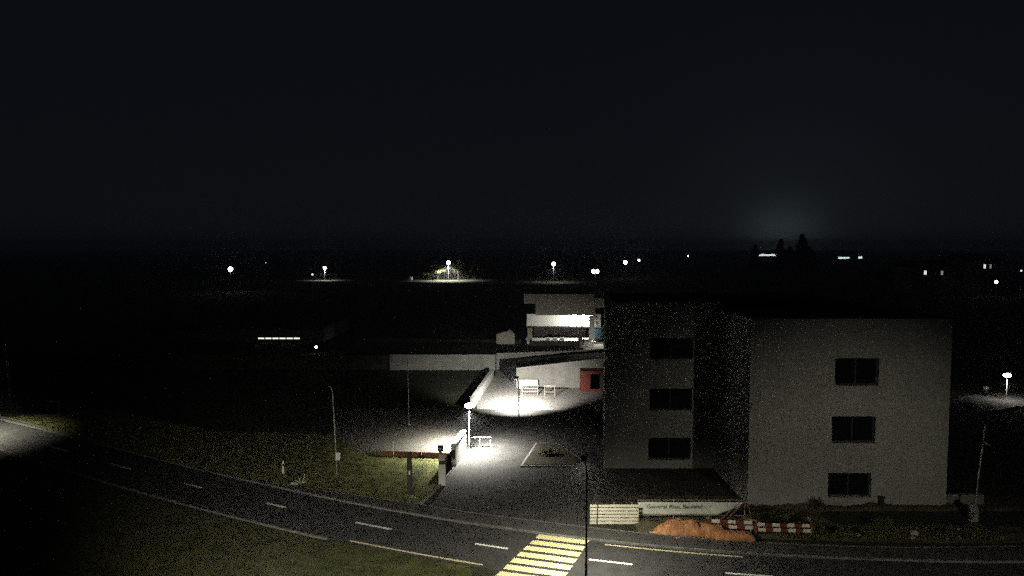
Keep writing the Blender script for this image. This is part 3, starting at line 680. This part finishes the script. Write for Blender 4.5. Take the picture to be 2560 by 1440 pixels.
# stair block and forecourt
st = thing('terrace_stair', 'short flight of pale steps beside the bright forecourt of the pavilion', 'stair', (9.2,90.6,1.75))
for i in range(4): MB().box(0.05,1.6,0.42*i,3.3,0.002+0.17*i,0.17*i+0.168).build('step','white_wall',st)
MB().prism([(-0.3,0),(0.0,0),(0.0,3.3),(-0.3,3.3)],0,[0.9,0.9,1.7,1.7]).build('stair_cheek','wall_concrete',st)
MB().box(-6.9,-0.32,1.9,2.2,-0.1,0.62).build('terrace_wall','roofing',st)
struct(MB().prism([(8.4,88.2),(13.5,90.9),(13.5,93.9),(8.4,93.9)],1.6,1.76).build('forecourt','concrete'))
t = thing('garden_cube', 'pair of pale cubic blocks standing on the plateau left of the pavilion', 'block', (-2.1,94.0,1.75))
MB().prism([(0,0),(1.7,0),(1.7,1.5),(0,1.5)],0,[1.35,1.85,1.85,1.35]).build('block_body','cream_wall',t); MB().prism([(1.72,0.2),(2.45,0.2),(2.45,1.3),(1.72,1.3)],0,[2.0,1.2,1.2,2.0]).build('block_wing','cream_wall',t)

# ------------------------------------------------------------------ long low building with lit ribbon window
t = thing('low_hall', 'long dim hall with a row of lit narrow windows', 'building', (-50.5,96.0,1.75))
ops = [(15.45+0.98*i,15.45+0.98*i+0.86,0.42,0.62) for i in range(6)]
wall_x(t,'wall',0,24.5,0,0.3,-1.7,1.9,ops,'hall_wall')
for a in ops:
    MB().box(a[0]+0.004,a[1]-0.004,0.1,0.13,a[2]+0.004,a[3]-0.004).build('lit_pane','lit_window',t)
MB().box(0,0.3,0.302,14,-1.7,1.88).build('side_wall','hall_wall',t); MB().box(24.2,24.5,0.302,14,-1.7,1.88).build('side_wall','hall_wall',t)
MB().box(-0.3,24.8,-0.3,14.3,1.91,2.2).build('roof','roofing',t)
t = thing('wall_lamp', 'small bright bollard lamp on the plateau right of the lit window row', 'lamp', (-23.95,85.0,1.75))
MB().tube([(0,0,0),(0,0,0.8)],0.04,6).build('post','dark_metal',t); MB().lathe([(0.08,0.8),(0.13,0.86),(0.13,0.98),(0.04,1.05)],10).build('globe','far_glow',t,True)

# ------------------------------------------------------------------ far lamps
def far_lamp(x, y, h, r, label, m='far_glow', twin=False, energy=0):
    t = thing('far_street_lamp', label, 'street lamp', (x,y,0), 0, 'street lamps in the distance')
    MB().tube([(0,0,0),(0,0,h-r)],[0.12,0.07],6).build('pole','galvanised',t)
    for k in ((-0.62,0.62) if twin else (0,)):
        if k: MB().tube([(0,0,h-r-0.1),(k,0,h-r+0.05)],0.05,5).build('arm','galvanised',t)
        MB().lathe([(0.05,h-r),(0.7*r,h-0.75*r),(r,h),(0.75*r,h+0.7*r),(0.05,h+r)],10,(k,0)).build('globe',m,t,True)
    if energy: light('lamp_light','SPOT',(0,-0.3,h-r-0.25),energy,NEUT,t,(0,-0.3,0),0.2,150,0.5)
    return t
far_lamp(-91.2,226.7,7.5,0.75,'far globe lamp standing alone above the dark field')
far_lamp(-82.0,306.5,8.5-3.1,0.70,'far globe lamp over the faint stretch of distant road',energy=4000)
far_lamp(-53.5+0,187.5,7.4,0.28,'tiny dim lamp close to the faint stretch of distant road','lit_window')
far_lamp(-27.8,306.0,7.7,0.85,'far globe lamp over the shrubs and brightest distant road',energy=60000)
far_lamp(-119.5,340,6.9,0.22,'faintest tiny lamp far left on the horizon','lit_window')
far_lamp(17.4,292.3,7.5,0.80,'far globe lamp above the end of the distant road',energy=4000)
far_lamp(25.2,212.0,7.3,0.55,'far twin headed lamp straight above the pavilion roof',twin=True)
far_lamp(51.9,320.8,7.5,0.85,'far globe lamp on a visible pole right of the twin headed one')
far_lamp(66.2,365.4,7.5,0.55,'small far lamp beside the one on a visible pole')
far_lamp(132.2,526.4,7.5,0.35,'faint tiny lamp on the dark horizon')
far_lamp(142.0,205,4.47,0.42,'bright bluish low lamp at the edge of the dark houses')
far_lamp(149.2,205,7.75,0.26,'faint lamp highest among the dark houses','lit_window')
# dark houses on the right with lit windows
def house(x, y, w_, d_, h, wins, label, rx=2.2):
    t = thing('dark_house', label, 'house', (x,y,0), 0, 'dark houses on the right horizon')
    wall_x(t,'wall',0,w_,0,0.3,0,h,[w for w in wins],'hall_wall')
    MB().box(0,0.3,0.302,d_,0,h-0.01).build('side_wall','cream_wall',t); MB().box(w_-0.3,w_,0.302,d_,0,h-0.01).build('side_wall','cream_wall',t)
    MB().add([(-0.4,-0.5,h+0.01),(w_+0.4,-0.5,h+0.01),(w_+0.4,d_+0.4,h+0.01),(-0.4,d_+0.4,h+0.01),(-0.4,d_/2,h+rx),(w_+0.4,d_/2,h+rx)],[(3,2,1,0),(0,1,5,4),(2,3,4,5),(0,4,3),(1,2,5)]).build('roof','roofing',t)
    for i, a in enumerate(wins):
        f = MB().box(a[0]+0.004,a[1]-0.004,0.1,0.14,a[2]+0.004,a[3]-0.004).build('window','lit_window' if i == 0 else 'lit_window_dim',t)
        MB().box((a[0]+a[1])/2-0.04,(a[0]+a[1])/2+0.04,0.06,0.099,a[2]+0.01,a[3]-0.01).build('glazing_bar','window_frame',f)
    return t
house(126,220,13,10,8.2,[(3.6,4.4,6.0,7.3),(8.9,9.6,5.9,7.2)],'dark house with one lit and one dim upper window')
house(143,222,12,10,10.5,[(6.6,7.3,7.9,9.2),(8.5,9.1,7.9,9.2)],'dark taller house with a pair of small lit windows')
# lit yards near the horizon
t = thing('lit_greenhouse', 'long low glasshouse glowing under the sky glow on the horizon', 'greenhouse', (268,760,0))
wall_x(t,'wall',0,20,0,0.4,0,4.2,[],'cream_wall'); 
for i in range(8): MB().box(0.2+2.45*i,0.2+2.45*i+2.2,0.0,0.3,4.25,4.25+1.6+0.5*((i*3)%4)/3).build('glowing_pane','yard_glow',t)
t = thing('lit_depot', 'lit low depot hall on the horizon right of the conifers', 'building', (352,760,0))
wall_x(t,'wall',0,30,0,0.4,0,1.2,[],'cream_wall'); MB().box(0,30,0.45,12,0,4.6).build('hall_body','roofing',t)
MB().box(2,14,0.0,0.3,1.25,3.0).build('lit_front','yard_glow',t); MB().box(24,28,0.0,0.3,1.25,3.6).build('lit_gate','yard_glow',t)

# trees
def conifer(loc, h, r, label, seed):
    rn = random.Random(seed); t = thing('conifer', label, 'tree', loc, 0, 'conifers against the sky glow'); mb = MB()
    z = h*0.12
    while z < h*0.97:
        f = 1-(z/h); rr = r*f**0.8*rn.uniform(0.75,1.15)
        for k in range(9):
            a = rn.uniform(0,6.28); l = rr*rn.uniform(0.7,1.1)
            for q in range(5):
                s = (q+1)/5; p = Vector((math.cos(a)*l*s,math.sin(a)*l*s,z-0.25*l*s+rn.uniform(-0.3,0.3))); leaf_cloud(mb,rn,p,(0.8,0.8,0.5),3,0.75)
        z += h*0.035
    mb.build('crown','dark_leaf',t); MB().tube([(0,0,0),(0,0,h*0.5),(0.1,0,h*0.97)],[h*0.016,h*0.011,0.04],7).build('trunk','bark',t)
conifer((145.5,420,0),15.6,5.0,'short conifer left of the glowing glasshouse',31)
conifer((161.0,420,0),19.2,6.0,'middle conifer rising before the sky glow',32)
conifer((174.7,422,0),22.4,10.5,'tallest broad conifer before the sky glow',33)
conifer((168.0,424,0),14.5,6.5,'low wide conifer between the middle and the tallest one',34)
conifer((181.0,424,0),13.0,6.0,'small conifer just right of the tallest one',35)
def tree(loc, h, r, label, seed, m='leaf'):
    rn = random.Random(seed); t = thing('tree', label, 'tree', loc); mb = MB(); tr = MB()
    tr.tube([(0,0,0),(0.1,0,h*0.3),(0.05,0.1,h*0.6)],[h*0.03,h*0.022,h*0.012],7)
    for k in range(9):
        a = rn.uniform(0,6.28); e = (math.cos(a)*r*rn.uniform(0.4,0.85),math.sin(a)*r*rn.uniform(0.4,0.85),h*rn.uniform(0.45,0.92))
        tr.tube([(0.08,0.03,h*rn.uniform(0.25,0.5)),(e[0]*0.5,e[1]*0.5,e[2]*0.8),e],[h*0.012,h*0.008,0.02],5)
        leaf_cloud(mb,rn,e,(r*0.42,r*0.42,h*0.14),220,h*0.045)
    tr.build('trunk','bark',t); mb.build('crown',m,t); return t
tree((-33.0,311,0),6.6,4.2,'bushy tree lit by the brightest distant lamp',41)
tree((-37.5,311,0),4.2,3.4,'lower bush left of the tree under the distant lamp',42)
tree((-24.0,311,0),8.6,2.4,'slender tree right of the brightest distant lamp',43)
tree((-17.0,318,0),8.0,3.2,'round tree on its own beyond the distant road',44)
tree((120,225,0),8.5,3.0,'dim tree left of the dark house',45)
t = thing('hay_bale', 'pale wrapped bale beside the distant road', 'bale', (-44.5,306.0,0))
MB().lathe([(0.7,0),(1.05,0.25),(1.1,1.1),(0.95,1.7),(0.3,1.9)],12).build('wrapped_bale','white_wall',t,True)

# ------------------------------------------------------------------ thin night haze, added for grain and to blend the horizon
hz = MB().box(-1560,1560,-90,2500,-1.5,30).build('haze','field'); hz.data.materials.clear(); hz['kind'] = 'stuff'
hm = bpy.data.materials.new('haze'); hm.use_nodes = True; hn = hm.node_tree; hn.nodes.clear()
ho = hn.nodes.new('ShaderNodeOutputMaterial'); hv = hn.nodes.new('ShaderNodeVolumePrincipled')
hv.inputs['Color'].default_value = (0.9,0.93,1,1); hv.inputs['Density'].default_value = 0.0008; hv.inputs['Anisotropy'].default_value = 0.3
hn.links.new(hv.outputs[0], ho.inputs['Volume']); hz.data.materials.append(hm)
tag(hz,'thin added night haze over the whole place','haze',kind='stuff')
